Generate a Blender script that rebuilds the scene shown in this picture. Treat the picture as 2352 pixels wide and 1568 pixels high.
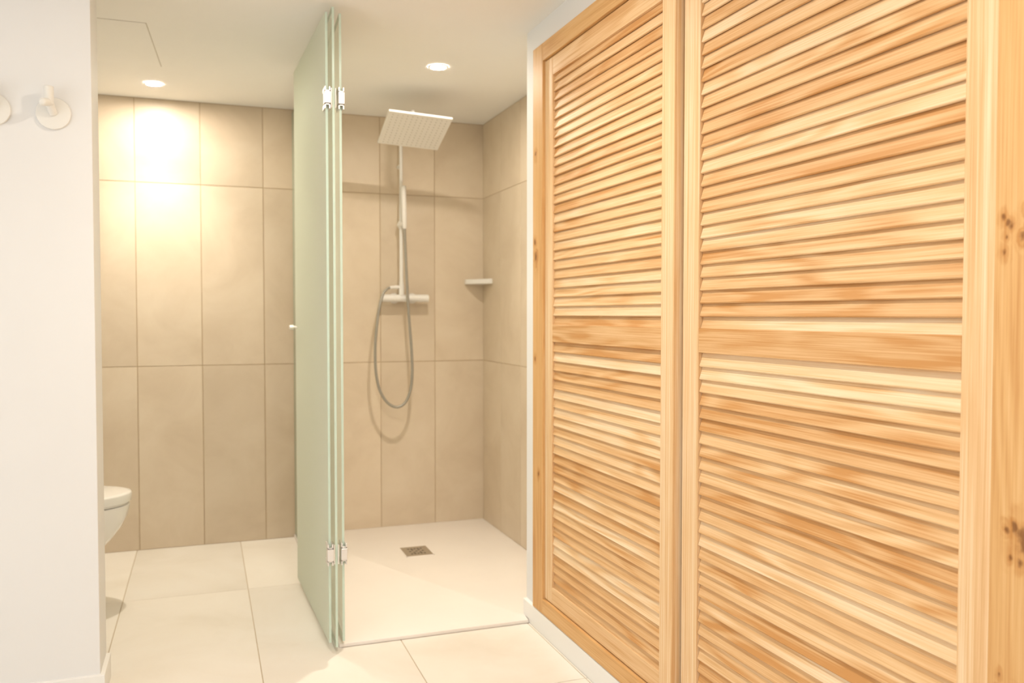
import bpy, bmesh, math, random
from mathutils import Vector, Matrix

random.seed(7)
S = bpy.context.scene
COL = S.collection
for o in list(bpy.data.objects):
    bpy.data.objects.remove(o)

# ------------------------------------------------------------------ camera
CAM_H = 1.1604
F_PX = 1959.0
cam_d = bpy.data.cameras.new('camera')
cam_d.sensor_fit = 'HORIZONTAL'
cam_d.sensor_width = 36.0
cam_d.lens = F_PX / 2352.0 * 36.0
cam_d.clip_start = 0.02
cam = bpy.data.objects.new('camera', cam_d)
COL.objects.link(cam)
cam.location = (0, 0, CAM_H)
cam.rotation_mode = 'XYZ'
cam.rotation_euler = (math.radians(90 - 1.8057), math.radians(0.0), math.radians(-19.867))
cam_d.dof.use_dof = True
cam_d.dof.focus_distance = 1.95
cam_d.dof.aperture_fstop = 4.0
S.camera = cam

# ------------------------------------------------------------------ world and daylight
w = bpy.data.worlds.new('daylight')
S.world = w
w.use_nodes = True
bg = w.node_tree.nodes['Background']
bg.inputs[0].default_value = (1.0, 0.983, 0.955, 1)
bg.inputs[1].default_value = 0.82

S.view_settings.view_transform = 'Standard'
S.view_settings.look = 'None'
S.view_settings.gamma = 1.0
S.view_settings.use_curve_mapping = False
S.view_settings.exposure = 1.6

def portal(loc, rot, sx, sy):
    l = bpy.data.lights.new('window_portal', 'AREA')
    l.shape = 'RECTANGLE'; l.size = sx; l.size_y = sy
    l.cycles.is_portal = True
    o = bpy.data.objects.new('window_portal', l); COL.objects.link(o)
    o.location = loc; o.rotation_euler = rot
    return o

H = 2.214          # ceiling height
D = 4.545          # face of the back wall tiles
XR = 1.47          # face of the shower's side wall tiles
XW = 1.155         # face of the wardrobe wall
YC = 3.03          # end of the wardrobe wall
XP, YP0, YP1 = -0.305, 2.815, 2.985   # partition end and faces
XL, YB = -2.3, -4.2                  # far left wall, rear wall
XT = -0.85                           # wall behind the toilet
WX0, WX1, WZ0, WZ1 = -0.95, 0.95, 0.10, 2.12   # unseen opening added to the rear wall for daylight
# portal faces into the room (+Y)
portal(((WX0 + WX1) / 2, YB - 0.1, (WZ0 + WZ1) / 2), (math.radians(90), 0, math.radians(180)), WX1 - WX0, WZ1 - WZ0)
VY0, VY1, VZ0, VZ1 = -1.9, 2.2, 0.30, 2.10      # unseen opening added to the left wall to light the wardrobe
portal((XL - 0.06, (VY0 + VY1) / 2, (VZ0 + VZ1) / 2), (math.radians(90), 0, math.radians(90)), VY1 - VY0, VZ1 - VZ0)

# ------------------------------------------------------------------ material helpers
def new_mat(name):
    m = bpy.data.materials.new(name); m.use_nodes = True
    nt = m.node_tree
    b = nt.nodes['Principled BSDF']
    return m, nt, b

def srgb(r, g, b):
    def f(c):
        c /= 255.0
        return c / 12.92 if c <= 0.04045 else ((c + 0.055) / 1.055) ** 2.4
    return (f(r), f(g), f(b), 1)

def simple(name, col, rough=0.5, metal=0.0, noise=0.0, nscale=6.0, bump=0.0, coat=0.0):
    m, nt, b = new_mat(name)
    b.inputs['Base Color'].default_value = col
    b.inputs['Roughness'].default_value = rough
    b.inputs['Metallic'].default_value = metal
    b.inputs['Coat Weight'].default_value = coat
    if noise or bump:
        tc = nt.nodes.new('ShaderNodeTexCoord')
        n = nt.nodes.new('ShaderNodeTexNoise'); n.inputs['Scale'].default_value = nscale; n.inputs['Detail'].default_value = 5
        nt.links.new(tc.outputs['Object'], n.inputs['Vector'])
        if noise:
            r = nt.nodes.new('ShaderNodeValToRGB')
            k = 1 - noise
            r.color_ramp.elements[0].color = (col[0] * k, col[1] * k, col[2] * k, 1); r.color_ramp.elements[0].position = 0.35
            r.color_ramp.elements[1].color = col; r.color_ramp.elements[1].position = 0.65
            nt.links.new(n.outputs['Fac'], r.inputs['Fac']); nt.links.new(r.outputs['Color'], b.inputs['Base Color'])
        if bump:
            bp = nt.nodes.new('ShaderNodeBump'); bp.inputs['Strength'].default_value = bump; bp.inputs['Distance'].default_value = 0.001
            nt.links.new(n.outputs['Fac'], bp.inputs['Height']); nt.links.new(bp.outputs['Normal'], b.inputs['Normal'])
    return m

def tile_mat(name, c0, c1, c2, rough, scale):
    """clouded stoneware: large soft clouds, fine speckle, a slight shift from tile to tile"""
    m, nt, b = new_mat(name)
    N, L = nt.nodes, nt.links
    tc = N.new('ShaderNodeTexCoord'); oi = N.new('ShaderNodeObjectInfo')
    mul = N.new('ShaderNodeMath'); mul.operation = 'MULTIPLY'; mul.inputs[1].default_value = 37.0
    L.new(oi.outputs['Random'], mul.inputs[0])
    add = N.new('ShaderNodeVectorMath'); add.operation = 'ADD'
    L.new(tc.outputs['Object'], add.inputs[0]); L.new(mul.outputs[0], add.inputs[1])
    n1 = N.new('ShaderNodeTexNoise'); n1.inputs['Scale'].default_value = scale; n1.inputs['Detail'].default_value = 6; n1.inputs['Roughness'].default_value = 0.6; n1.inputs['Distortion'].default_value = 0.6
    L.new(add.outputs[0], n1.inputs['Vector'])
    r = N.new('ShaderNodeValToRGB')
    r.color_ramp.elements[0].position = 0.28; r.color_ramp.elements[0].color = c0
    r.color_ramp.elements[1].position = 0.72; r.color_ramp.elements[1].color = c2
    e = r.color_ramp.elements.new(0.5); e.color = c1
    L.new(n1.outputs['Fac'], r.inputs['Fac'])
    hsv = N.new('ShaderNodeHueSaturation')
    mr = N.new('ShaderNodeMapRange'); mr.inputs['To Min'].default_value = 0.96; mr.inputs['To Max'].default_value = 1.04
    L.new(oi.outputs['Random'], mr.inputs['Value']); L.new(mr.outputs[0], hsv.inputs['Value'])
    L.new(r.outputs['Color'], hsv.inputs['Color']); L.new(hsv.outputs['Color'], b.inputs['Base Color'])
    b.inputs['Roughness'].default_value = rough
    n2 = N.new('ShaderNodeTexNoise'); n2.inputs['Scale'].default_value = 60; n2.inputs['Detail'].default_value = 4
    L.new(add.outputs[0], n2.inputs['Vector'])
    bp = N.new('ShaderNodeBump'); bp.inputs['Strength'].default_value = 0.08; bp.inputs['Distance'].default_value = 0.001
    L.new(n2.outputs['Fac'], bp.inputs['Height']); L.new(bp.outputs['Normal'], b.inputs['Normal'])
    return m

def wood_mat(name, axis, light, mid, dark, knots=(), var=1.0, figure=1.0, stripe=0.45):
    """oak: long stretched growth rings, fine pores, colour that changes from board to board.
    axis = the local axis along the grain; knots = (x, y, z, radius) in local metres"""
    m, nt, b = new_mat(name)
    N, L = nt.nodes, nt.links
    tc = N.new('ShaderNodeTexCoord'); oi = N.new('ShaderNodeObjectInfo')
    def math_(op, a, bb=None):
        n = N.new('ShaderNodeMath'); n.operation = op
        for i, v in enumerate((a, bb)):
            if v is None: continue
            if isinstance(v, (int, float)): n.inputs[i].default_value = v
            else: L.new(v, n.inputs[i])
        return n.outputs[0]
    off = math_('MULTIPLY', oi.outputs['Random'], 53.0)
    vec = tc.outputs['Object']
    knot_fac = halo = None
    if knots:
        wn = N.new('ShaderNodeTexNoise'); wn.inputs['Scale'].default_value = 38; wn.inputs['Detail'].default_value = 3
        L.new(vec, wn.inputs['Vector'])
        for (kx, ky, kz, kr) in knots:
            d = N.new('ShaderNodeVectorMath'); d.operation = 'SUBTRACT'; d.inputs[1].default_value = (kx, ky, kz)
            L.new(vec, d.inputs[0])
            sc = N.new('ShaderNodeVectorMath'); sc.operation = 'MULTIPLY'
            v = [1.0, 1.0, 1.0]; v[axis] = 0.7; v[0] = 0.0
            sc.inputs[1].default_value = v
            L.new(d.outputs[0], sc.inputs[0])
            ln = N.new('ShaderNodeVectorMath'); ln.operation = 'LENGTH'
            L.new(sc.outputs[0], ln.inputs[0])
            q = math_('DIVIDE', ln.outputs['Value'], kr)
            q = math_('ADD', q, math_('MULTIPLY', math_('SUBTRACT', wn.outputs['Fac'], 0.5), 3.4))
            f = N.new('ShaderNodeMapRange'); f.inputs['From Min'].default_value = 0.25; f.inputs['From Max'].default_value = 1.25
            f.inputs['To Min'].default_value = 1.0; f.inputs['To Max'].default_value = 0.0; f.interpolation_type = 'SMOOTHSTEP'
            L.new(q, f.inputs['Value'])
            g = N.new('ShaderNodeMapRange'); g.inputs['From Min'].default_value = 0.6; g.inputs['From Max'].default_value = 3.4
            g.inputs['To Min'].default_value = 1.0; g.inputs['To Max'].default_value = 0.0; g.interpolation_type = 'SMOOTHSTEP'
            L.new(q, g.inputs['Value'])
            halo = g.outputs[0] if halo is None else math_('MAXIMUM', halo, g.outputs[0])
            knot_fac = f.outputs[0] if knot_fac is None else math_('MAXIMUM', knot_fac, f.outputs[0])
    add = N.new('ShaderNodeVectorMath'); add.operation = 'ADD'
    L.new(vec, add.inputs[0]); L.new(off, add.inputs[1])
    def mapped(along, across):
        mp = N.new('ShaderNodeMapping')
        s = [across] * 3; s[axis] = along
        mp.inputs['Scale'].default_value = s
        L.new(add.outputs[0], mp.inputs['Vector'])
        return mp.outputs[0]
    # growth rings
    n1 = N.new('ShaderNodeTexNoise'); n1.inputs['Scale'].default_value = 1.0; n1.inputs['Detail'].default_value = 2.0; n1.inputs['Roughness'].default_value = 0.4
    L.new(mapped(1.1, 11.0), n1.inputs['Vector'])
    ring_in = math_('MULTIPLY', n1.outputs['Fac'], 56.0)
    if knots:
        ring_in = math_('ADD', ring_in, math_('MULTIPLY', halo, 9.0))
    ring = math_('SINE', ring_in)
    ring = math_('MULTIPLY', math_('ADD', ring, 1.0), 0.5)
    # where the figure shows and where the board is plain
    n3 = N.new('ShaderNodeTexNoise'); n3.inputs['Scale'].default_value = 1.0; n3.inputs['Detail'].default_value = 1.0
    L.new(mapped(2.2, 9.0), n3.inputs['Vector'])
    figm = N.new('ShaderNodeMapRange'); figm.inputs['From Min'].default_value = 0.42; figm.inputs['From Max'].default_value = 0.68
    figm.inputs['To Min'].default_value = 0.05 * figure; figm.inputs['To Max'].default_value = 0.42 * figure
    L.new(n3.outputs['Fac'], figm.inputs['Value'])
    # fine straight fibre and pores
    n2 = N.new('ShaderNodeTexNoise'); n2.inputs['Scale'].default_value = 1.0; n2.inputs['Detail'].default_value = 4.0; n2.inputs['Roughness'].default_value = 0.65
    L.new(mapped(4.0, 300.0), n2.inputs['Vector'])
    fib = N.new('ShaderNodeMapRange'); fib.inputs['From Min'].default_value = 0.38; fib.inputs['From Max'].default_value = 0.7
    L.new(n2.outputs['Fac'], fib.inputs['Value'])
    # medium stripes along the board
    n5 = N.new('ShaderNodeTexNoise'); n5.inputs['Scale'].default_value = 1.0; n5.inputs['Detail'].default_value = 2.0
    L.new(mapped(0.8, 110.0), n5.inputs['Vector'])
    # broad tone
    n4 = N.new('ShaderNodeTexNoise'); n4.inputs['Scale'].default_value = 1.0; n4.inputs['Detail'].default_value = 2.0
    L.new(mapped(0.9, 16.0), n4.inputs['Vector'])
    # board tone from object random (decorrelated), broad tone and figure
    rnd = math_('FRACT', math_('MULTIPLY', oi.outputs['Random'], 17.31))
    rnd = math_('POWER', rnd, 0.8)
    t = math_('MULTIPLY', rnd, 0.56 * var)
    t = math_('ADD', t, 0.28 * (1 - var))
    t = math_('ADD', t, math_('MULTIPLY', math_('SUBTRACT', n4.outputs['Fac'], 0.45), 0.42))
    t = math_('ADD', t, math_('MULTIPLY', ring, figm.outputs[0]))
    t = math_('ADD', t, math_('MULTIPLY', fib.outputs[0], 0.32))
    t = math_('ADD', t, math_('MULTIPLY', math_('SUBTRACT', n5.outputs['Fac'], 0.5), stripe))
    if knots:
        t = math_('ADD', t, math_('MULTIPLY', halo, 0.34))
    t = math_('ADD', t, 0.05)
    r = N.new('ShaderNodeValToRGB')
    r.color_ramp.elements[0].position = 0.05; r.color_ramp.elements[0].color = light
    r.color_ramp.elements[1].position = 1.05; r.color_ramp.elements[1].color = dark
    e = r.color_ramp.elements.new(0.5); e.color = mid
    L.new(t, r.inputs['Fac'])
    col = r.outputs['Color']
    if knots:
        mx = N.new('ShaderNodeMix'); mx.data_type = 'RGBA'
        L.new(math_('MULTIPLY', knot_fac, 0.72), mx.inputs['Factor'])
        L.new(col, mx.inputs['A']); mx.inputs['B'].default_value = (dark[0] * 0.26, dark[1] * 0.17, dark[2] * 0.13, 1)
        col = mx.outputs['Result']
    L.new(col, b.inputs['Base Color'])
    b.inputs['Roughness'].default_value = 0.55
    b.inputs['Specular IOR Level'].default_value = 0.32
    bp = N.new('ShaderNodeBump'); bp.inputs['Strength'].default_value = 0.12; bp.inputs['Distance'].default_value = 0.0006
    L.new(n2.outputs['Fac'], bp.inputs['Height']); L.new(bp.outputs['Normal'], b.inputs['Normal'])
    return m

# ------------------------------------------------------------------ materials
M = {}
M['paint'] = simple('white_wall_paint', (0.80, 0.795, 0.785, 1), 0.7, noise=0.015, nscale=3, bump=0.03)
M['ceil'] = simple('white_ceiling_paint', (0.87, 0.86, 0.835, 1), 0.8, noise=0.015, nscale=3)
M['base'] = simple('white_lacquer', (0.86, 0.85, 0.82, 1), 0.35)
M['wtile'] = tile_mat('beige_wall_stoneware', (0.60, 0.495, 0.365, 1), (0.655, 0.55, 0.415, 1), (0.70, 0.60, 0.465, 1), 0.42, 3.2)
M['ftile'] = tile_mat('cream_floor_stoneware', (0.74, 0.69, 0.605, 1), (0.80, 0.755, 0.68, 1), (0.83, 0.795, 0.73, 1), 0.32, 2.4)
M['grout'] = simple('tan_grout', (0.50, 0.38, 0.245, 1), 0.9, noise=0.1, nscale=30)
M['fgrout'] = simple('pale_sand_grout', (0.58, 0.49, 0.36, 1), 0.9, noise=0.1, nscale=30)
M['tray'] = simple('cream_resin_tray', (0.85, 0.79, 0.73, 1), 0.38, noise=0.03, nscale=4, bump=0.05)
OAK = (srgb(241, 219, 186), srgb(227, 189, 141), srgb(199, 145, 87))
M['wood_y'] = wood_mat('oak_grain_across', 1, *OAK)
M['wood_z'] = wood_mat('oak_grain_upright', 2, *OAK, var=0.35, figure=0.25, stripe=1.0)
M['wood_dark'] = simple('oak_cabinet_inside', srgb(120, 80, 46), 0.6, noise=0.2, nscale=9)
M['ceramic'] = simple('white_glazed_ceramic', (0.84, 0.82, 0.78, 1), 0.12, noise=0.01, coat=0.3)
M['white_metal'] = simple('white_coated_metal', (0.80, 0.775, 0.735, 1), 0.35, noise=0.01)
M['hose'] = simple('grey_woven_hose', (0.36, 0.34, 0.29, 1), 0.4, metal=0.35, noise=0.15, nscale=200)
M['chrome'] = simple('bright_chrome', (0.90, 0.88, 0.86, 1), 0.16, metal=1.0, noise=0.02, nscale=20)
M['satin'] = simple('satin_steel', (0.80, 0.78, 0.76, 1), 0.4, metal=0.85, noise=0.02, nscale=20)
M['steel'] = simple('brushed_steel_drain', (0.52, 0.46, 0.37, 1), 0.38, metal=0.8, noise=0.1, nscale=60)
M['dark'] = simple('dark_drain_slot', (0.10, 0.085, 0.07, 1), 0.8, noise=0.1, nscale=20)
M['rubber'] = simple('grey_silicone', (0.55, 0.52, 0.46, 1), 0.5, noise=0.05, nscale=40)
M['hookw'] = simple('off_white_hook_lacquer', (0.82, 0.80, 0.75, 1), 0.35, noise=0.01)

def glass_mats():
    m, nt, b = new_mat('etched_green_glass')
    N, L = nt.nodes, nt.links
    nt.nodes.remove(b)
    out = N['Material Output']
    tr = N.new('ShaderNodeBsdfTranslucent'); tr.inputs[0].default_value = (0.93, 0.95, 0.895, 1)
    di = N.new('ShaderNodeBsdfDiffuse'); di.inputs[0].default_value = (0.86, 0.88, 0.80, 1)
    gl = N.new('ShaderNodeBsdfGlossy'); gl.inputs['Roughness'].default_value = 0.4; gl.inputs[0].default_value = (1, 1, 1, 1)
    tc = N.new('ShaderNodeTexCoord'); n = N.new('ShaderNodeTexNoise'); n.inputs['Scale'].default_value = 3
    L.new(tc.outputs['Object'], n.inputs['Vector'])
    mr = N.new('ShaderNodeMapRange'); mr.inputs['To Min'].default_value = 0.36; mr.inputs['To Max'].default_value = 0.40
    L.new(n.outputs['Fac'], mr.inputs['Value'])
    m1 = N.new('ShaderNodeMixShader'); L.new(mr.outputs[0], m1.inputs[0]); L.new(tr.outputs[0], m1.inputs[1]); L.new(di.outputs[0], m1.inputs[2])
    fr = N.new('ShaderNodeValue'); fr.outputs[0].default_value = 0.03
    m2 = N.new('ShaderNodeMixShader'); L.new(fr.outputs[0], m2.inputs[0]); L.new(m1.outputs[0], m2.inputs[1]); L.new(gl.outputs[0], m2.inputs[2])
    L.new(m2.outputs[0], out.inputs['Surface'])
    c, nt, b = new_mat('clear_glass_face')
    N, L = nt.nodes, nt.links
    nt.nodes.remove(b)
    tp = N.new('ShaderNodeBsdfTransparent'); tp.inputs[0].default_value = (0.96, 0.975, 0.95, 1)
    gl = N.new('ShaderNodeBsdfGlossy'); gl.inputs['Roughness'].default_value = 0.03
    lw = N.new('ShaderNodeFresnel'); lw.inputs['IOR'].default_value = 1.15
    mx = N.new('ShaderNodeMixShader'); L.new(lw.outputs[0], mx.inputs[0]); L.new(tp.outputs[0], mx.inputs[1]); L.new(gl.outputs[0], mx.inputs[2])
    L.new(mx.outputs[0], N['Material Output'].inputs['Surface'])
    e = simple('polished_green_glass_edge', (0.60, 0.735, 0.63, 1), 0.12, noise=0.04, nscale=15, coat=0.5)
    return m, e, c
M['frost'], M['gedge'], M['gclear'] = glass_mats()

# ------------------------------------------------------------------ mesh helpers
WL = {}   # world position of every object's origin

def bm_box(bm, x0, x1, y0, y1, z0, z1, bevel=0.0, segs=2):
    vs = [bm.verts.new((x, y, z)) for x in (x0, x1) for y in (y0, y1) for z in (z0, z1)]
    fs = []
    for idx in ((0, 1, 3, 2), (4, 6, 7, 5), (0, 4, 5, 1), (2, 3, 7, 6), (0, 2, 6, 4), (1, 5, 7, 3)):
        fs.append(bm.faces.new([vs[i] for i in idx]))
    if bevel > 0:
        es = list({e for f in fs for e in f.edges})
        bmesh.ops.bevel(bm, geom=es, offset=bevel, segments=segs, profile=0.5, affect='EDGES')

def bm_tube(bm, pts, r, seg=16, caps=True):
    pts = [Vector(p) for p in pts]
    rr = r if isinstance(r, (list, tuple)) else [r] * len(pts)
    rings = []
    n = None
    for i, p in enumerate(pts):
        t = (pts[min(i + 1, len(pts) - 1)] - pts[max(i - 1, 0)]).normalized()
        if n is None:
            a = Vector((0, 0, 1)) if abs(t.z) < 0.9 else Vector((1, 0, 0))
            n = t.cross(a).normalized()
        else:
            n = (n - t * n.dot(t)).normalized()
        bt = t.cross(n)
        rings.append([bm.verts.new(p + (n * math.cos(2 * math.pi * k / seg) + bt * math.sin(2 * math.pi * k / seg)) * rr[i]) for k in range(seg)])
    for a, b in zip(rings[:-1], rings[1:]):
        for k in range(seg):
            bm.faces.new((a[k], a[(k + 1) % seg], b[(k + 1) % seg], b[k]))
    if caps:
        bm.faces.new(list(reversed(rings[0]))); bm.faces.new(rings[-1])

def bm_lathe(bm, prof, center, axis='Z', seg=32):
    """prof = [(radius, height)]; axis Z, or Y for a body that comes out of a wall towards -Y"""
    rings = []
    for (r, h) in prof:
        ring = []
        for k in range(seg):
            a = 2 * math.pi * k / seg
            if axis == 'Z': p = (center[0] + r * math.cos(a), center[1] + r * math.sin(a), center[2] + h)
            else: p = (center[0] + r * math.cos(a), center[1] - h, center[2] + r * math.sin(a))
            ring.append(bm.verts.new(p))
        rings.append(ring)
    for a, b in zip(rings[:-1], rings[1:]):
        for k in range(seg):
            bm.faces.new((a[k], a[(k + 1) % seg], b[(k + 1) % seg], b[k]))
    bm.faces.new(rings[0]); bm.faces.new(rings[-1])

def bm_prism(bm, poly, z0, z1, bevel=0.0):
    lo = [bm.verts.new((x, y, z0)) for x, y in poly]
    hi = [bm.verts.new((x, y, z1)) for x, y in poly]
    n = len(poly)
    fs = [bm.faces.new(list(reversed(lo))), bm.faces.new(hi)]
    for i in range(n):
        fs.append(bm.faces.new((lo[i], lo[(i + 1) % n], hi[(i + 1) % n], hi[i])))
    if bevel:
        es = list({e for f in fs for e in f.edges})
        bmesh.ops.bevel(bm, geom=es, offset=bevel, segments=2, profile=0.5, affect='EDGES')

def finish(name, bm, mat, parent=None, origin=None, smooth=None):
    """links a bmesh given in world coordinates as one mesh object"""
    bmesh.ops.recalc_face_normals(bm, faces=bm.faces)
    if origin is None:
        xs = [v.co for v in bm.verts]
        origin = Vector([(min(c[i] for c in xs) + max(c[i] for c in xs)) / 2 for i in range(3)])
    origin = Vector(origin)
    for v in bm.verts: v.co -= origin
    me = bpy.data.meshes.new(name)
    bm.to_mesh(me); bm.free()
    mats = mat if isinstance(mat, (list, tuple)) else [mat]
    for m in mats: me.materials.append(m)
    if smooth is not None:
        for p in me.polygons: p.use_smooth = True
        try: me.set_sharp_from_angle(angle=math.radians(smooth))
        except Exception: pass
    return link(name, me, parent, origin)

def link(name, data, parent, origin):
    o = bpy.data.objects.new(name, data); COL.objects.link(o)
    origin = Vector(origin)
    WL[o.name] = origin
    if parent is not None:
        o.parent = parent; o.location = origin - WL[parent.name]
    else:
        o.location = origin
    return o

def box(name, x0, x1, y0, y1, z0, z1, mat, parent=None, bevel=0.0, segs=2):
    bm = bmesh.new(); bm_box(bm, x0, x1, y0, y1, z0, z1, bevel, segs)
    return finish(name, bm, mat, parent)

def thing(name, loc, label, cat, group=None):
    o = link(name, None, None, loc)
    o['label'] = label; o['category'] = cat
    if group: o['group'] = group
    return o

def struct(o):
    o['kind'] = 'structure'; return o

def catmull(pts, n=10):
    pts = [Vector(p) for p in pts]
    P = [pts[0] * 2 - pts[1]] + pts + [pts[-1] * 2 - pts[-2]]
    out = []
    for i in range(1, len(P) - 2):
        for k in range(n):
            t = k / n
            a, b, c, d = P[i - 1], P[i], P[i + 1], P[i + 2]
            out.append(0.5 * ((2 * b) + (c - a) * t + (2 * a - 5 * b + 4 * c - d) * t * t + (3 * b - a - 3 * c + d) * t ** 3))
    out.append(pts[-1])
    return out

# ------------------------------------------------------------------ floor
flo = struct(box('floor', XL - 0.1, 1.95, YB - 0.1, D + 0.25, -0.16, -0.0022, M['fgrout']))
TW, JG = 0.485, 0.0035
xe = [-0.32 + TW * k for k in range(-4, 4)]
xe = [XL - 0.06] + [x for x in xe if x > XL] + [XR + 0.04]
ye = [YB - 0.05, -2.72, -1.425, -0.13, 1.16, 2.45, 3.745, D + 0.01]
tile_cache = {}
def tile(parent, origin, sx, sy, sz, mat, bevel):
    key = (round(sx, 4), round(sy, 4), round(sz, 4), mat.name)
    if key not in tile_cache:
        bm = bmesh.new(); bm_box(bm, -sx / 2, sx / 2, -sy / 2, sy / 2, -sz / 2, sz / 2, bevel, 1)
        bmesh.ops.recalc_face_normals(bm, faces=bm.faces)
        me = bpy.data.meshes.new('tile'); bm.to_mesh(me); bm.free(); me.materials.append(mat)
        tile_cache[key] = me
    return link('tile', tile_cache[key], parent, origin)
for i in range(len(xe) - 1):
    for j in range(len(ye) - 1):
        x0, x1, y0, y1 = xe[i], xe[i + 1], ye[j], ye[j + 1]
        tile(flo, ((x0 + x1) / 2, (y0 + y1) / 2, -0.005), x1 - x0 - JG, y1 - y0 - JG, 0.01, M['ftile'], 0.0006)

# ------------------------------------------------------------------ back wall with its tiles
wb = struct(box('wall_back', XL - 0.1, 1.95, D + 0.0016, D + 0.2, -0.16, H + 0.25, M['grout']))
X0, TWW = -0.3077, 0.3
ZJ = [0.0, 0.9054, 1.8054, H - 0.001]
xs = [XT + 0.0] + [X0 + TWW * k for k in range(-1, 6)] + [XR + 0.008]
JW = 0.004
for i in range(len(xs) - 1):
    for j in range(3):
        x0, x1, z0, z1 = xs[i], xs[i + 1], ZJ[j], ZJ[j + 1]
        tile(wb, ((x0 + x1) / 2, D + 0.0055, (z0 + z1) / 2), x1 - x0 - JW, 0.011, z1 - z0 - JW, M['wtile'], 0.0006)

# ------------------------------------------------------------------ tiled side wall of the shower
ws = struct(box('wall_shower', XR + 0.0016, XR + 0.2, YC - 0.05, D + 0.0, -0.16, H + 0.25, M['grout']))
ysr = [D - 0.001 - TWW * k for k in range(0, 6)] 
for i in range(5):
    for j in range(3):
        y1, y0, z0, z1 = ysr[i], ysr[i + 1], ZJ[j], ZJ[j + 1]
        tile(ws, (XR + 0.0055, (y0 + y1) / 2, (z0 + z1) / 2), 0.011, y1 - y0 - 0.003, z1 - z0 - 0.003, M['wtile'], 0.0006)

# ------------------------------------------------------------------ painted walls
FY0, FY1, FZ0, FZ1 = 0.885, 2.93, 0.078, 2.123     # outer edges of the wardrobe frame
def multi(name, boxes, mat):
    bm = bmesh.new()
    for b in boxes: bm_box(bm, *b)
    return struct(finish(name, bm, mat))
multi('wall_right', [
    (XW, XR + 0.0, FY1, YC, 0.0, H),
    (XW, XW + 0.12, YB, FY0, 0.0, H),
    (XW, XW + 0.12, FY0, FY1, FZ1, H),
    (XW, XW + 0.12, FY0, FY1, 0.0, FZ0)], M['paint'])
struct(box('wall_partition', XL, XP, YP0, YP1, 0.0, H, M['paint'], bevel=0.002))
struct(box('wall_toilet', XT - 0.1, XT, YP1, D, 0.0, H, M['paint']))
multi('wall_left', [
    (XL - 0.1, XL, YB - 0.1, VY0, 0.0, H), (XL - 0.1, XL, VY1, YP0 + 0.1, 0.0, H),
    (XL - 0.1, XL, VY0, VY1, 0.0, VZ0), (XL - 0.1, XL, VY0, VY1, VZ1, H)], M['paint'])
vm = bmesh.new()
for b in ((VY0, VY0 + 0.05, VZ0, VZ1), (VY1 - 0.05, VY1, VZ0, VZ1), (VY0, VY1, VZ0, VZ0 + 0.05), (VY0, VY1, VZ1 - 0.05, VZ1), (-0.225, -0.175, VZ0, VZ1)):
    bm_box(vm, XL - 0.055, XL - 0.01, b[0], b[1], b[2], b[3], 0.004)
struct(finish('added_window_2', vm, M['base']))  # frame of the added side window, out of view, there for its daylight
multi('wall_rear', [
    (XL - 0.1, WX0, YB - 0.2, YB, 0.0, H), (WX1, XW + 0.12, YB - 0.2, YB, 0.0, H),
    (WX0, WX1, YB - 0.2, YB, 0.0, WZ0), (WX0, WX1, YB - 0.2, YB, WZ1, H)], M['paint'])
# frame of the unseen window added for daylight behind the viewer
wm = bmesh.new()
for b in ((WX0, WX0 + 0.06, WZ0, WZ1), (WX1 - 0.06, WX1, WZ0, WZ1), (WX0, WX1, WZ0, WZ0 + 0.06), (WX0, WX1, WZ1 - 0.06, WZ1)):
    bm_box(wm, b[0], b[1], YB - 0.08, YB - 0.02, b[2], b[3], 0.004)
struct(finish('added_window_1', wm, M['base']))

# ceiling with a flush access panel
ce = struct(box('ceiling', XL - 0.1, 1.95, YB - 0.2, D + 0.2, H, H + 0.2, M['ceil']))
HX1a, HX1b, HY0, HY1 = -0.187, -0.160, 3.385, 3.95
bm = bmesh.new(); bm_prism(bm, [(-0.78, HY0), (HX1a, HY0), (HX1b, HY1), (-0.78, HY1)], H - 0.0015, H + 0.004)
finish('access_panel', bm, M['ceil'], ce)
bm = bmesh.new(); bm_prism(bm, [(-0.784, HY0 - 0.003), (HX1a + 0.004, HY0 - 0.003), (HX1b + 0.004, HY1 + 0.002), (-0.784, HY1 + 0.002)], H - 0.0004, H + 0.003)
finish('panel_joint', bm, M['rubber'], ce)

# baseboards
def baseboard(name, boxes):
    bm = bmesh.new()
    for b in boxes: bm_box(bm, *b, 0.003, 2)
    return struct(finish(name, bm, M['base']))
baseboard('baseboard_right', [(XW - 0.014, XW + 0.002, YB, YC + 0.003, 0.0, 0.076)])
bm = bmesh.new()
bm_prism(bm, [(XL, YP0 - 0.013), (XP + 0.013, YP0 - 0.013), (XP + 0.013, YP1), (XP - 0.001, YP1), (XP - 0.001, YP0 + 0.001), (XL, YP0 + 0.001)], 0.0, 0.076, 0.0012)
struct(finish('baseboard_partition', bm, M['base']))

# ------------------------------------------------------------------ wardrobe
XF = 1.140                                   # face of the outer frame
war = thing('wardrobe', (XF, 1.9, 0.0), 'built-in oak wardrobe with two louvred doors in a knotty oak frame', 'wardrobe')
kl = [(0, 0.018, 0.27, 0.012), (0, 0.024, 0.32, 0.008), (0, 0.02, 0.64, 0.008), (0, -0.01, -0.52, 0.007), (0, 0.022, -0.10, 0.007)]
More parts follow.
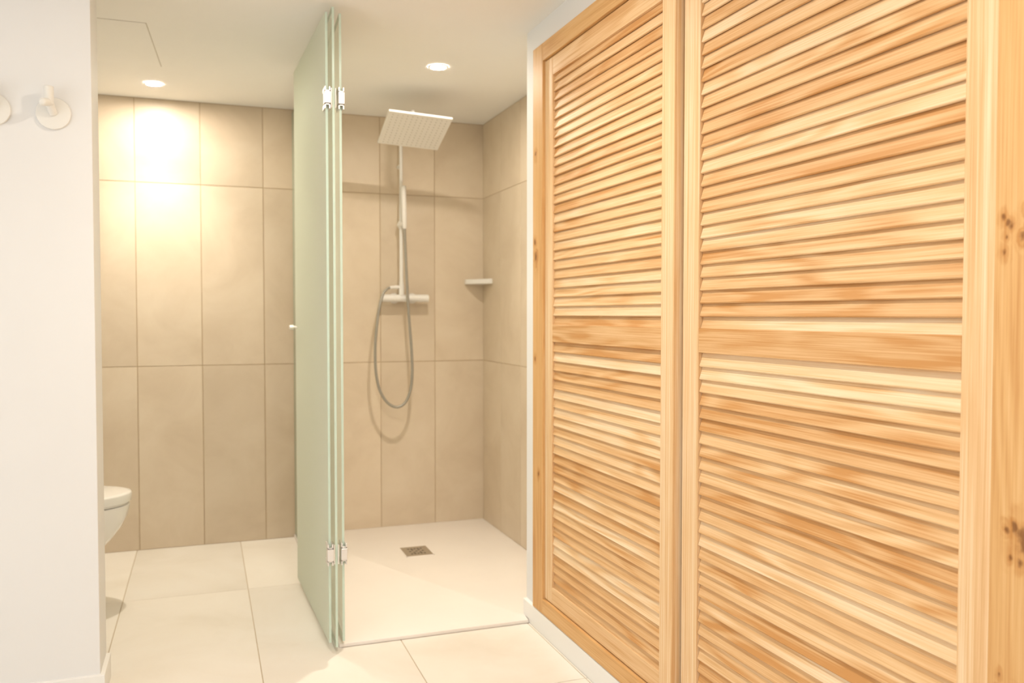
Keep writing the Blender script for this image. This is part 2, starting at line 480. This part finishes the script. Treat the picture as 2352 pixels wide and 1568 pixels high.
# the right jamb carries clusters of knots
kr = [(0, 0.000, 0.175, 0.0059), (0, 0.018, 0.192, 0.0051), (0, -0.010, 0.212, 0.0059), (0, 0.033, 0.209, 0.0043), (0, -0.012, 0.185, 0.0068), (0, 0.030, 0.153, 0.0047), (0, 0.026, 0.177, 0.0034), (0, 0.024, 0.199, 0.0034),
      (0, -0.012, -0.278, 0.0136), (0, 0.004, -0.258, 0.0051), (0, 0.018, -0.266, 0.0051), (0, -0.006, -0.311, 0.0059), (0, 0.010, -0.306, 0.0043),
      (0, 0.016, -0.525, 0.0059), (0, 0.026, -0.490, 0.0043), (0, 0.000, -0.510, 0.0051), (0, -0.012, -0.535, 0.0076), (0, 0.030, -0.515, 0.0034), (0, 0.010, 0.747, 0.0068)]
FRM = (srgb(231, 197, 148), srgb(216, 171, 114), srgb(187, 130, 69))
M['jamb_l'] = wood_mat('knotty_oak_upright', 2, *FRM, knots=kl, var=0.2, figure=0.7)
M['jamb_r'] = wood_mat('burr_oak_upright', 2, *FRM, knots=kr, var=0.2, figure=0.9)
M['frame_y'] = wood_mat('oak_frame_across', 1, *FRM, var=0.2, figure=0.7)
FD = XW + 0.05
box('jamb', XF, FD, 2.836, FY1 - 0.0006, FZ0 + 0.0006, FZ1 - 0.0006, M['jamb_l'], war, 0.0015)
box('jamb', XF, FD, FY0 + 0.0006, 0.981, FZ0 + 0.0006, FZ1 - 0.0006, M['jamb_r'], war, 0.0015)
box('head_rail', XF + 0.0004, FD, 0.9815, 2.8355, 2.060, FZ1 - 0.0006, M['frame_y'], war, 0.0015)
box('sill_rail', XF + 0.0004, FD, 0.9815, 2.8355, FZ0 + 0.0006, 0.133, M['frame_y'], war, 0.0015)
bm = bmesh.new()
for b in ((1.71, 1.73, 0.80, 2.92, 0.10, 2.12), (FD + 0.0002, 1.71, 0.96, 0.978, 0.10, 2.12), (FD + 0.0002, 1.71, 2.84, 2.858, 0.10, 2.12),
          (FD + 0.0002, 1.71, 0.978, 2.84, 0.10, 0.118), (FD + 0.0002, 1.71, 0.978, 2.84, 2.10, 2.12)): bm_box(bm, *b)
finish('carcass', bm, M['wood_dark'], war)

PITCH, SW, STH, TILT = 0.0325, 0.047, 0.0072, math.radians(17)
def slat_mesh(length, half_top=None):
    """one louvre: a thin board with eased edges, top leaning back into the door; local Y is its length"""
    w2, t2, c = SW / 2, STH / 2, 0.0016
    prof = [(-t2, -w2 + c), (-t2 + c, -w2), (t2 - c, -w2), (t2, -w2 + c), (t2, w2 - c), (t2 - c, w2), (-t2 + c, w2), (-t2, w2 - c)]
    ca, sa = math.cos(TILT), math.sin(TILT)
    bm = bmesh.new()
    ends = []
    for y in (-length / 2, length / 2):
        ends.append([bm.verts.new((px * ca + pz * sa, y, -px * sa + pz * ca)) for px, pz in prof])
    n = len(prof)
    bm.faces.new(ends[0]); bm.faces.new(list(reversed(ends[1])))
    for k in range(n):
        bm.faces.new((ends[0][k], ends[1][k], ends[1][(k + 1) % n], ends[0][(k + 1) % n]))
    bmesh.ops.recalc_face_normals(bm, faces=bm.faces)
    me = bpy.data.meshes.new('slat'); bm.to_mesh(me); bm.free(); me.materials.append(M['wood_y'])
    return me

def louvred_door(xf, y0, y1, sl, sr, batten_y, label):
    """xf front face, y0..y1 span, sl = width of the far stile, sr = width of the near stile"""
    T = 0.030
    z0, z1 = 0.136, 2.057
    bm = bmesh.new(); bm_box(bm, xf + T - 0.003, xf + T, (y0 + y1) / 2 - 0.01, (y0 + y1) / 2 + 0.01, z0 + 0.01, z1 - 0.01)
    d = finish('door', bm, M['wood_z'], war, origin=(xf, (y0 + y1) / 2, z0))
    d['label'] = label
    box('stile', xf, xf + T, y1 - sl, y1, z0, z1, M['wood_z'], d, 0.002)
    box('stile', xf, xf + T, y0, y0 + sr, z0, z1, M['wood_z'], d, 0.002)
    ya, yb = y0 + sr + 0.0003, y1 - sl - 0.0003
    RA, RB = 1.1265, 1.0645
    box('top_rail', xf + 0.0006, xf + T - 0.0005, ya, yb, 1.993, z1 - 0.0005, M['wood_y'], d, 0.0015)
    box('middle_rail', xf + 0.0006, xf + T - 0.0005, ya, yb, RB, RA, M['wood_y'], d, 0.0015)
    box('bottom_rail', xf + 0.0006, xf + T - 0.0005, ya, yb, z0 + 0.0005, 0.194, M['wood_y'], d, 0.0015)
    me = slat_mesh(yb - ya - 0.001)
    xc = xf + 0.0028 + STH / 2 + SW / 2 * math.sin(TILT)
    low = SW / 2 * math.cos(TILT)
    z = RA + 0.029                      # lower lip of the lowest full louvre above the rail
    zs = []
    k = 0
    while z + k * PITCH < 1.993 + 0.004:
        zs.append(z + k * PITCH); k += 1
    k = 0
    zb = 1.0645 - 0.0355
    while zb - k * PITCH > 0.186:
        zs.append(zb - k * PITCH); k += 1
    for zl in zs:
        zt = zl + 2 * low
        lo, hi = (RA, 1.993) if zl > RA else (0.194, RB)
        if zl > 1.993 - 0.012: continue
        link('slat', me, d, (xc, (ya + yb) / 2, zl + low))
    # the last louvre of each bay tucks in behind the rail below
    link('slat', me, d, (xc + 0.0025, (ya + yb) / 2, RA - 0.0035 + low))
    link('slat', me, d, (xc + 0.0025, (ya + yb) / 2, 0.194 - 0.0100 + low))
    bm = bmesh.new()
    for a, b in ((RA, 1.993), (0.194, RB)):
        bm_box(bm, xf + 0.0145, xf + 0.021, batten_y - 0.009, batten_y + 0.009, a, b)
    finish('batten', bm, M['wood_z'], d)
    return d

louvred_door(1.150, 1.945, 2.8345, 0.066, 0.067, 2.41, 'louvred oak door standing proud of its neighbour')
louvred_door(1.172, 0.990, 1.9360, 0.074, 0.078, 1.46, 'louvred oak door set back behind its neighbour')

# ------------------------------------------------------------------ shower tray and drain
tr = thing('shower_tray', (0.93, 3.75, 0.0), 'flat cream resin shower tray with a square drain', 'shower tray')
bm = bmesh.new()
bm_prism(bm, [(0.432, 2.965), (XW - 0.0155, 2.965), (XW - 0.0155, YC + 0.005), (XR - 0.001, YC + 0.005), (XR - 0.001, D - 0.001), (0.432, D - 0.001)], 0.0003, 0.014, 0.003)
finish('tray', bm, M['tray'], tr, smooth=40)
dr = box('drain_cover', 0.893, 1.022, 3.932, 4.093, 0.0125, 0.0165, M['steel'], tr, 0.001)
bm = bmesh.new()
for r_ in range(5):
    for c_ in range(5):
        if (r_ + c_) % 2 == 0 or r_ in (0, 4):
            bm_box(bm, 0.921 + c_ * 0.0155, 0.931 + c_ * 0.0155, 3.962 + r_ * 0.021, 3.974 + r_ * 0.021, 0.0160, 0.0168)
finish('slots', bm, M['dark'], dr)
bm = bmesh.new()
for b in ((0.889, 0.893, 3.928, 4.097), (1.022, 1.026, 3.928, 4.097), (0.889, 1.026, 3.928, 3.932), (0.889, 1.026, 4.093, 4.097)):
    bm_box(bm, *b, 0.0125, 0.0160)
finish('drain_rim', bm, M['tray'], dr)

# ------------------------------------------------------------------ glass screen with two folded doors
gs = thing('shower_screen', (0.421, 3.7, 0.014), 'frosted green glass shower screen with two doors folded back against it', 'glass screen')
GT = 0.0085
def pane(name, p0, p1, z0, z1, etched, parent=gs):
    """upright sheet of glass between two plan points, frosted faces and polished edges"""
    a, b = Vector((p0[0], p0[1])), Vector((p1[0], p1[1]))
    t = (b - a).normalized(); n = Vector((-t.y, t.x)) * GT / 2
    bm = bmesh.new()
    q = [a + n, b + n, b - n, a - n]
    bm_prism(bm, [(v.x, v.y) for v in q], z0, z1, 0.0008)
    bmesh.ops.recalc_face_normals(bm, faces=bm.faces)
    bm.normal_update()
    nh = n.normalized()
    for f in bm.faces:
        d = f.normal.x * nh.x + f.normal.y * nh.y       # +1 on the side towards -X
        f.material_index = 1 if abs(d) < 0.9 else (0 if d * etched > 0 else 2)
    return finish(name, bm, [M['frost'], M['gedge'], M['gclear']], parent)
GZ0, GZ1 = 0.028, 2.181
fx = pane('fixed_panel', (0.420, 2.937), (0.4415, D - 0.002), 0.015, 2.196, -1)
dl = pane('door', (0.3995, 2.951), (0.3725, 3.736), GZ0, GZ1, 1)
d2 = pane('door', (0.4455, 2.951), (0.474, 3.736), GZ0, GZ1, -1)
dl['label'] = 'frosted door folded back on the toilet side'
d2['label'] = 'frosted door folded back on the shower side'
def knob(x, y, sgn, parent):
    bm = bmesh.new()
    bm_tube(bm, [(x, y, 1.108), (x + sgn * 0.014, y, 1.108), (x + sgn * 0.015, y, 1.108), (x + sgn * 0.030, y, 1.108), (x + sgn * 0.033, y, 1.108)], [0.006, 0.006, 0.0125, 0.0125, 0.0095], 20)
    finish('knob', bm, M['chrome'], parent, smooth=40)
knob(0.3742 - GT / 2, 3.69, -1, dl)
knob(0.4727 + GT / 2, 3.685, 1, d2)
for zc in (1.891, 0.338):
    for sgn, xd in ((-1, 0.3995), (1, 0.4455)):
        xi = 0.420 + sgn * (GT / 2 + 0.0004)          # face of the fixed panel
        bm = bmesh.new()
        bm_box(bm, xd - 0.0105, xd + 0.0105, 2.924, 2.962, zc - 0.020, zc + 0.020, 0.0015)
        hg = finish('hinge', bm, M['satin'], gs)
        # forked clips gripping the door above and below the block
        for s in (-1, 1):
            za, zb2 = zc + s * 0.0207, zc + s * 0.037
            bm = bmesh.new()
            lo, hi = min(za, zb2), max(za, zb2)
            bm_box(bm, xd - GT / 2 - 0.0055, xd - GT / 2 - 0.0006, 2.930, 2.985, lo, hi, 0.0008)
            bm_box(bm, xd + GT / 2 + 0.0006, xd + GT / 2 + 0.0055, 2.930, 2.985, lo, hi, 0.0008)
            bm_box(bm, xd - GT / 2 - 0.0055, xd + GT / 2 + 0.0055, 2.930, 2.948, zc + s * 0.0207 if s > 0 else zc - 0.0247, zc + 0.0247 if s > 0 else zc - 0.0207, 0.0008)
            finish('clip', bm, M['satin'], hg)
        # plate bolted to the fixed panel
        bm = bmesh.new()
        bm_box(bm, min(xi, xi + sgn * 0.0045), max(xi, xi + sgn * 0.0045), 2.935, 2.985, zc - 0.034, zc + 0.034, 0.001)
        finish('plate', bm, M['chrome'], hg)

# ------------------------------------------------------------------ shower column
sc = thing('shower_column', (0.993, D, 1.25), 'white shower column with square rain head, hand shower and grey hose', 'shower')
RX, RY = 0.993, 4.482
bm = bmesh.new(); bm_tube(bm, [(RX, RY, 1.262), (RX, RY, 1.74), (RX, RY, 1.745), (RX, RY, 2.095)], [0.0105, 0.0105, 0.0095, 0.0095], 16)
rs = finish('riser', bm, M['white_metal'], sc, smooth=40)
bm = bmesh.new(); bm_tube(bm, catmull([(RX, RY, 2.085), (RX - 0.002, RY - 0.012, 2.118), (RX - 0.008, RY - 0.05, 2.134), (0.972, 4.25, 2.134), (0.951, 4.04, 2.130), (0.948, 4.015, 2.118), (0.947, 4.005, 2.085)], 6), 0.0095, 14)
finish('arm', bm, M['white_metal'], sc, smooth=40)
for zz in (1.95,):
    bm = bmesh.new(); bm_tube(bm, [(RX, D - 0.001, zz), (RX, RY, zz)], 0.010, 14)
    finish('wall_bracket', bm, M['white_metal'], sc, smooth=40)
# square rain head, tipped towards the wall
hc = Vector((0.951, 3.998, 2.034))
Rm = Matrix.Rotation(math.radians(-1.5), 4, 'Z') @ Matrix.Rotation(math.radians(3.2), 4, 'Y') @ Matrix.Rotation(math.radians(-18), 4, 'X')
bm = bmesh.new(); bm_box(bm, -0.150, 0.150, -0.150, 0.150, -0.005, 0.005, 0.0025)
bm_tube(bm, [(0, 0, 0.004), (0, 0, 0.022)], [0.022, 0.016], 16)
bmesh.ops.transform(bm, matrix=Matrix.Translation(hc) @ Rm, verts=bm.verts)
hd = finish('rain_head', bm, M['white_metal'], sc, origin=hc)
bm = bmesh.new(); bm_tube(bm, [hc + Rm @ Vector((0, 0, 0.016)), (0.946, 4.004, 2.066), (0.947, 4.005, 2.10)], [0.014, 0.016, 0.012], 16)
finish('ball_joint', bm, M['white_metal'], hd, smooth=40)
bm = bmesh.new()
for i in range(12):
    for j in range(12):
        x, y = -0.126 + i * 0.0229, -0.126 + j * 0.0229
        bm_tube(bm, [(x, y, -0.0045), (x, y, -0.0068)], [0.0032, 0.0024], 6)
bmesh.ops.transform(bm, matrix=Matrix.Translation(hc) @ Rm, verts=bm.verts)
nz = finish('nozzles', bm, M['rubber'], hd); nz['kind'] = 'stuff'
# thermostatic mixer bar
bm = bmesh.new(); bm_tube(bm, [(0.887, 4.487, 1.248), (0.889, 4.487, 1.248), (0.935, 4.487, 1.248), (1.094, 4.487, 1.248), (1.139, 4.487, 1.248), (1.141, 4.487, 1.248)], [0.0175, 0.0195, 0.0195, 0.0195, 0.0195, 0.0175], 24)
mx = finish('mixer', bm, M['white_metal'], sc, smooth=40)
for x in (0.914, 1.114):
    bm = bmesh.new(); bm_tube(bm, [(x - 0.0265, 4.487, 1.248), (x - 0.0255, 4.487, 1.248), (x + 0.0255, 4.487, 1.248), (x + 0.0265, 4.487, 1.248)], [0.018, 0.0202, 0.0202, 0.018], 24)
    finish('knob', bm, M['white_metal'], mx, smooth=40)
for x in (0.965, 1.063):
    bm = bmesh.new(); bm_tube(bm, [(x, D - 0.0005, 1.248), (x, D - 0.009, 1.248), (x, D - 0.010, 1.248), (x, 4.50, 1.248)], [0.028, 0.028, 0.014, 0.014], 20)
    finish('wall_rose', bm, M['white_metal'], mx, smooth=40)
bm = bmesh.new(); bm_tube(bm, [(RX, RY, 1.262), (RX, RY, 1.318)], 0.0145, 16); bm_tube(bm, [(RX, RY, 1.318), (RX, RY, 1.335)], [0.0125, 0.0125], 16)
bm_tube(bm, [(RX, RY, 1.306), (0.955, RY, 1.306)], 0.010, 14); bm_tube(bm, [(0.957, RY, 1.306), (0.931, RY, 1.304)], 0.0085, 14)
finish('diverter', bm, M['white_metal'], sc, smooth=40)
HY = 4.435
bm = bmesh.new(); bm_tube(bm, [(RX, RY, 1.618), (RX, RY, 1.655)], 0.016, 16); bm_tube(bm, [(RX - 0.012, RY, 1.636), (0.998, HY, 1.640)], 0.012, 14)
finish('holder', bm, M['white_metal'], sc, smooth=40)
bm = bmesh.new(); bm_tube(bm, [(1.0005, HY, 1.612), (1.0, HY, 1.622), (0.9985, HY, 1.70), (0.996, HY, 1.80), (0.995, HY, 1.835), (0.995, HY, 1.838)], [0.0085, 0.012, 0.0135, 0.0135, 0.0135, 0.011], 18)
finish('hand_shower', bm, M['white_metal'], sc, smooth=40)
pts = [(0.934, RY, 1.304), (0.915, RY - 0.004, 1.296), (0.890, RY - 0.015, 1.268), (0.868, RY - 0.035, 1.20), (0.850, RY - 0.045, 1.09), (0.841, RY - 0.05, 0.97), (0.846, RY - 0.05, 0.85),
       (0.868, RY - 0.05, 0.755), (0.908, RY - 0.05, 0.695), (0.955, RY - 0.05, 0.672), (0.998, RY - 0.05, 0.693), (1.027, RY - 0.05, 0.755), (1.038, RY - 0.05, 0.85), (1.035, RY - 0.05, 0.97), (1.027, HY, 1.09), (1.018, HY, 1.22), (1.008, HY, 1.42), (1.0005, HY, 1.614)]
bm = bmesh.new(); bm_tube(bm, catmull(pts, 8), 0.0072, 12)
finish('hose', bm, M['hose'], sc, smooth=60)

# ------------------------------------------------------------------ corner shelf
bm = bmesh.new()
bm_prism(bm, [(1.362, D - 0.0005), (1.362, 4.515), (1.452, 4.376), (XR - 0.0005, 4.376), (XR - 0.0005, D - 0.0005)], 1.328, 1.354, 0.002)
sh = finish('corner_shelf', bm, M['white_metal'])
sh['label'] = 'small cream corner shelf on the tiles beside the shower column'; sh['category'] = 'shelf'

# ------------------------------------------------------------------ toilet
TY = 3.79
to = thing('toilet', (XT, TY, 0.0), 'white wall-hung toilet with closed lid half hidden by the partition', 'toilet')
def dshape(tip, back, half, n=22):
    """plan outline: flat at the wall, elliptical nose at tip"""
    L = min(0.30, (tip - back) * 0.62)
    pts = [(back, TY - half), ]
    for k in range(n + 1):
        a = -math.pi / 2 + math.pi * k / n
        pts.append((tip - L + L * math.cos(a) ** 0.92 if math.cos(a) > 0 else tip - L, TY + half * math.sin(a)))
    pts.append((back, TY + half))
    return pts
def loft(name, secs, mat, parent, smooth=50):
    bm = bmesh.new(); rings = []
    for z, tip, back, half in secs:
        rings.append([bm.verts.new((x, y, z)) for x, y in dshape(tip, back, half)])
    for a, b in zip(rings[:-1], rings[1:]):
        for k in range(len(a)):
            bm.faces.new((a[k], a[(k + 1) % len(a)], b[(k + 1) % len(a)], b[k]))
    bm.faces.new(rings[0]); bm.faces.new(rings[-1])
    return finish(name, bm, mat, parent, smooth=smooth)
B = XT + 0.001
loft('bowl', [(0.080, -0.60, B, 0.085), (0.100, -0.56, B, 0.10), (0.15, -0.480, B, 0.118), (0.20, -0.412, B, 0.134), (0.25, -0.362, B, 0.150), (0.30, -0.324, B, 0.163), (0.34, -0.304, B, 0.172), (0.372, -0.295, B, 0.177), (0.390, -0.291, B, 0.180), (0.393, -0.295, B, 0.177)], M['ceramic'], to)
loft('seat', [(0.3955, -0.299, XT + 0.07, 0.176), (0.3965, -0.295, XT + 0.065, 0.179), (0.4020, -0.294, XT + 0.062, 0.180), (0.4030, -0.296, XT + 0.065, 0.178)], M['ceramic'], to)
loft('lid', [(0.4036, -0.291, XT + 0.065, 0.182), (0.4050, -0.287, XT + 0.06, 0.185), (0.4360, -0.284, XT + 0.06, 0.188), (0.4410, -0.288, XT + 0.065, 0.184), (0.4430, -0.300, XT + 0.075, 0.174)], M['ceramic'], to)
for s in (-1, 1):
    bm = bmesh.new(); bm_tube(bm, [(XT + 0.045, TY + s * 0.10, 0.391), (XT + 0.045, TY + s * 0.10, 0.412)], 0.014, 16)
    finish('lid_hinge', bm, M['chrome'], to, smooth=40)

# ------------------------------------------------------------------ wall hooks
def hook(cx, cz, label):
    h = thing('wall_hook', (cx, YP0, cz), label, 'hook', 'round hooks on the partition')
    bm = bmesh.new(); bm_lathe(bm, [(0.0465, 0.0004), (0.0465, 0.006), (0.0450, 0.0080), (0.042, 0.0086)], (cx, YP0, cz), 'Y', 40)
    finish('base_disc', bm, M['hookw'], h, smooth=40)
    bm = bmesh.new(); bm_tube(bm, catmull([(cx, YP0 - 0.008, cz), (cx - 0.003, YP0 - 0.022, cz + 0.012), (cx - 0.006, YP0 - 0.034, cz + 0.026)], 5), 0.0115, 18)
    finish('arm', bm, M['hookw'], h, smooth=40)
    bm = bmesh.new(); bm_tube(bm, [(cx - 0.007, YP0 - 0.036, cz + 0.016), (cx - 0.007, YP0 - 0.036, cz + 0.020), (cx - 0.007, YP0 - 0.036, cz + 0.069), (cx - 0.007, YP0 - 0.036, cz + 0.071)], [0.010, 0.0135, 0.0135, 0.0115], 20)
    finish('peg', bm, M['hookw'], h, smooth=40)
    bm = bmesh.new(); bm_tube(bm, [(cx - 0.008, YP0 - 0.040, cz + 0.024), (cx - 0.019, YP0 - 0.062, cz + 0.019), (cx - 0.0205, YP0 - 0.066, cz + 0.0185), (cx - 0.021, YP0 - 0.069, cz + 0.018)], [0.0115, 0.0115, 0.0095, 0.005], 20)
    finish('nub', bm, M['hookw'], h, smooth=40)
hook(-0.4055, 1.746, 'off-white round wall hook next to the partition outer corner')
hook(-0.5605, 1.746, 'off-white round wall hook further from the partition outer corner')

# ------------------------------------------------------------------ recessed downlights, the last ones added for brightness
lampm, nt, b = new_mat('warm_lamp_face')
b.inputs['Emission Color'].default_value = (1.0, 0.90, 0.765, 1); b.inputs['Emission Strength'].default_value = 315.0
b.inputs['Base Color'].default_value = (0.9, 0.85, 0.75, 1)
def downlight(x, y, watts, label, cone=118, soft=0.022, color=(1.0, 0.90, 0.76)):
    t = thing('ceiling_downlight', (x, y, H), label, 'downlight', 'recessed ceiling downlights')
    bm = bmesh.new()
    seg = 36
    prof = [(0.030, -0.0012), (0.0335, -0.0045), (0.041, -0.0040), (0.0435, -0.0004)]
    rings = [[bm.verts.new((x + r * math.cos(2 * math.pi * k / seg), y + r * math.sin(2 * math.pi * k / seg), H + z)) for k in range(seg)] for r, z in prof]
    for a, c in zip(rings[:-1], rings[1:]):
        for k in range(seg): bm.faces.new((a[k], a[(k + 1) % seg], c[(k + 1) % seg], c[k]))
    finish('trim_ring', bm, M['base'], t, smooth=40)
    bm = bmesh.new(); bm_lathe(bm, [(0.0315, -0.0003), (0.0310, -0.0022), (0.024, -0.0030)], (x, y, H), 'Z', 32)
    finish('lamp_face', bm, lampm, t, smooth=40)
    l = bpy.data.lights.new('downlight_beam', 'SPOT')
    l.energy = watts; l.color = color; l.spot_size = math.radians(cone); l.spot_blend = 1.0; l.shadow_soft_size = soft
    o = bpy.data.objects.new('downlight_beam', l); COL.objects.link(o)
    o.parent = t; o.location = (0, 0, -0.012)
    return t
downlight(-0.204, 4.248, 17, 'recessed warm downlight close to the back wall by the toilet', 98)
downlight(0.950, 3.552, 22, 'recessed warm downlight in front of the square rain head', 96, 0.03)
downlight(0.43, 2.18, 6, 'added unseen downlight over the floor between partition and wardrobe', 150, 0.045, (1.0, 0.93, 0.83))  # lamp added out of view to brighten the interior and floor
downlight(0.43, 0.70, 3, 'added unseen downlight over the floor in front of the set-back wardrobe door', 150, 0.045, (1.0, 0.93, 0.83))  # second added lamp, unseen, puts more light on the wardrobe
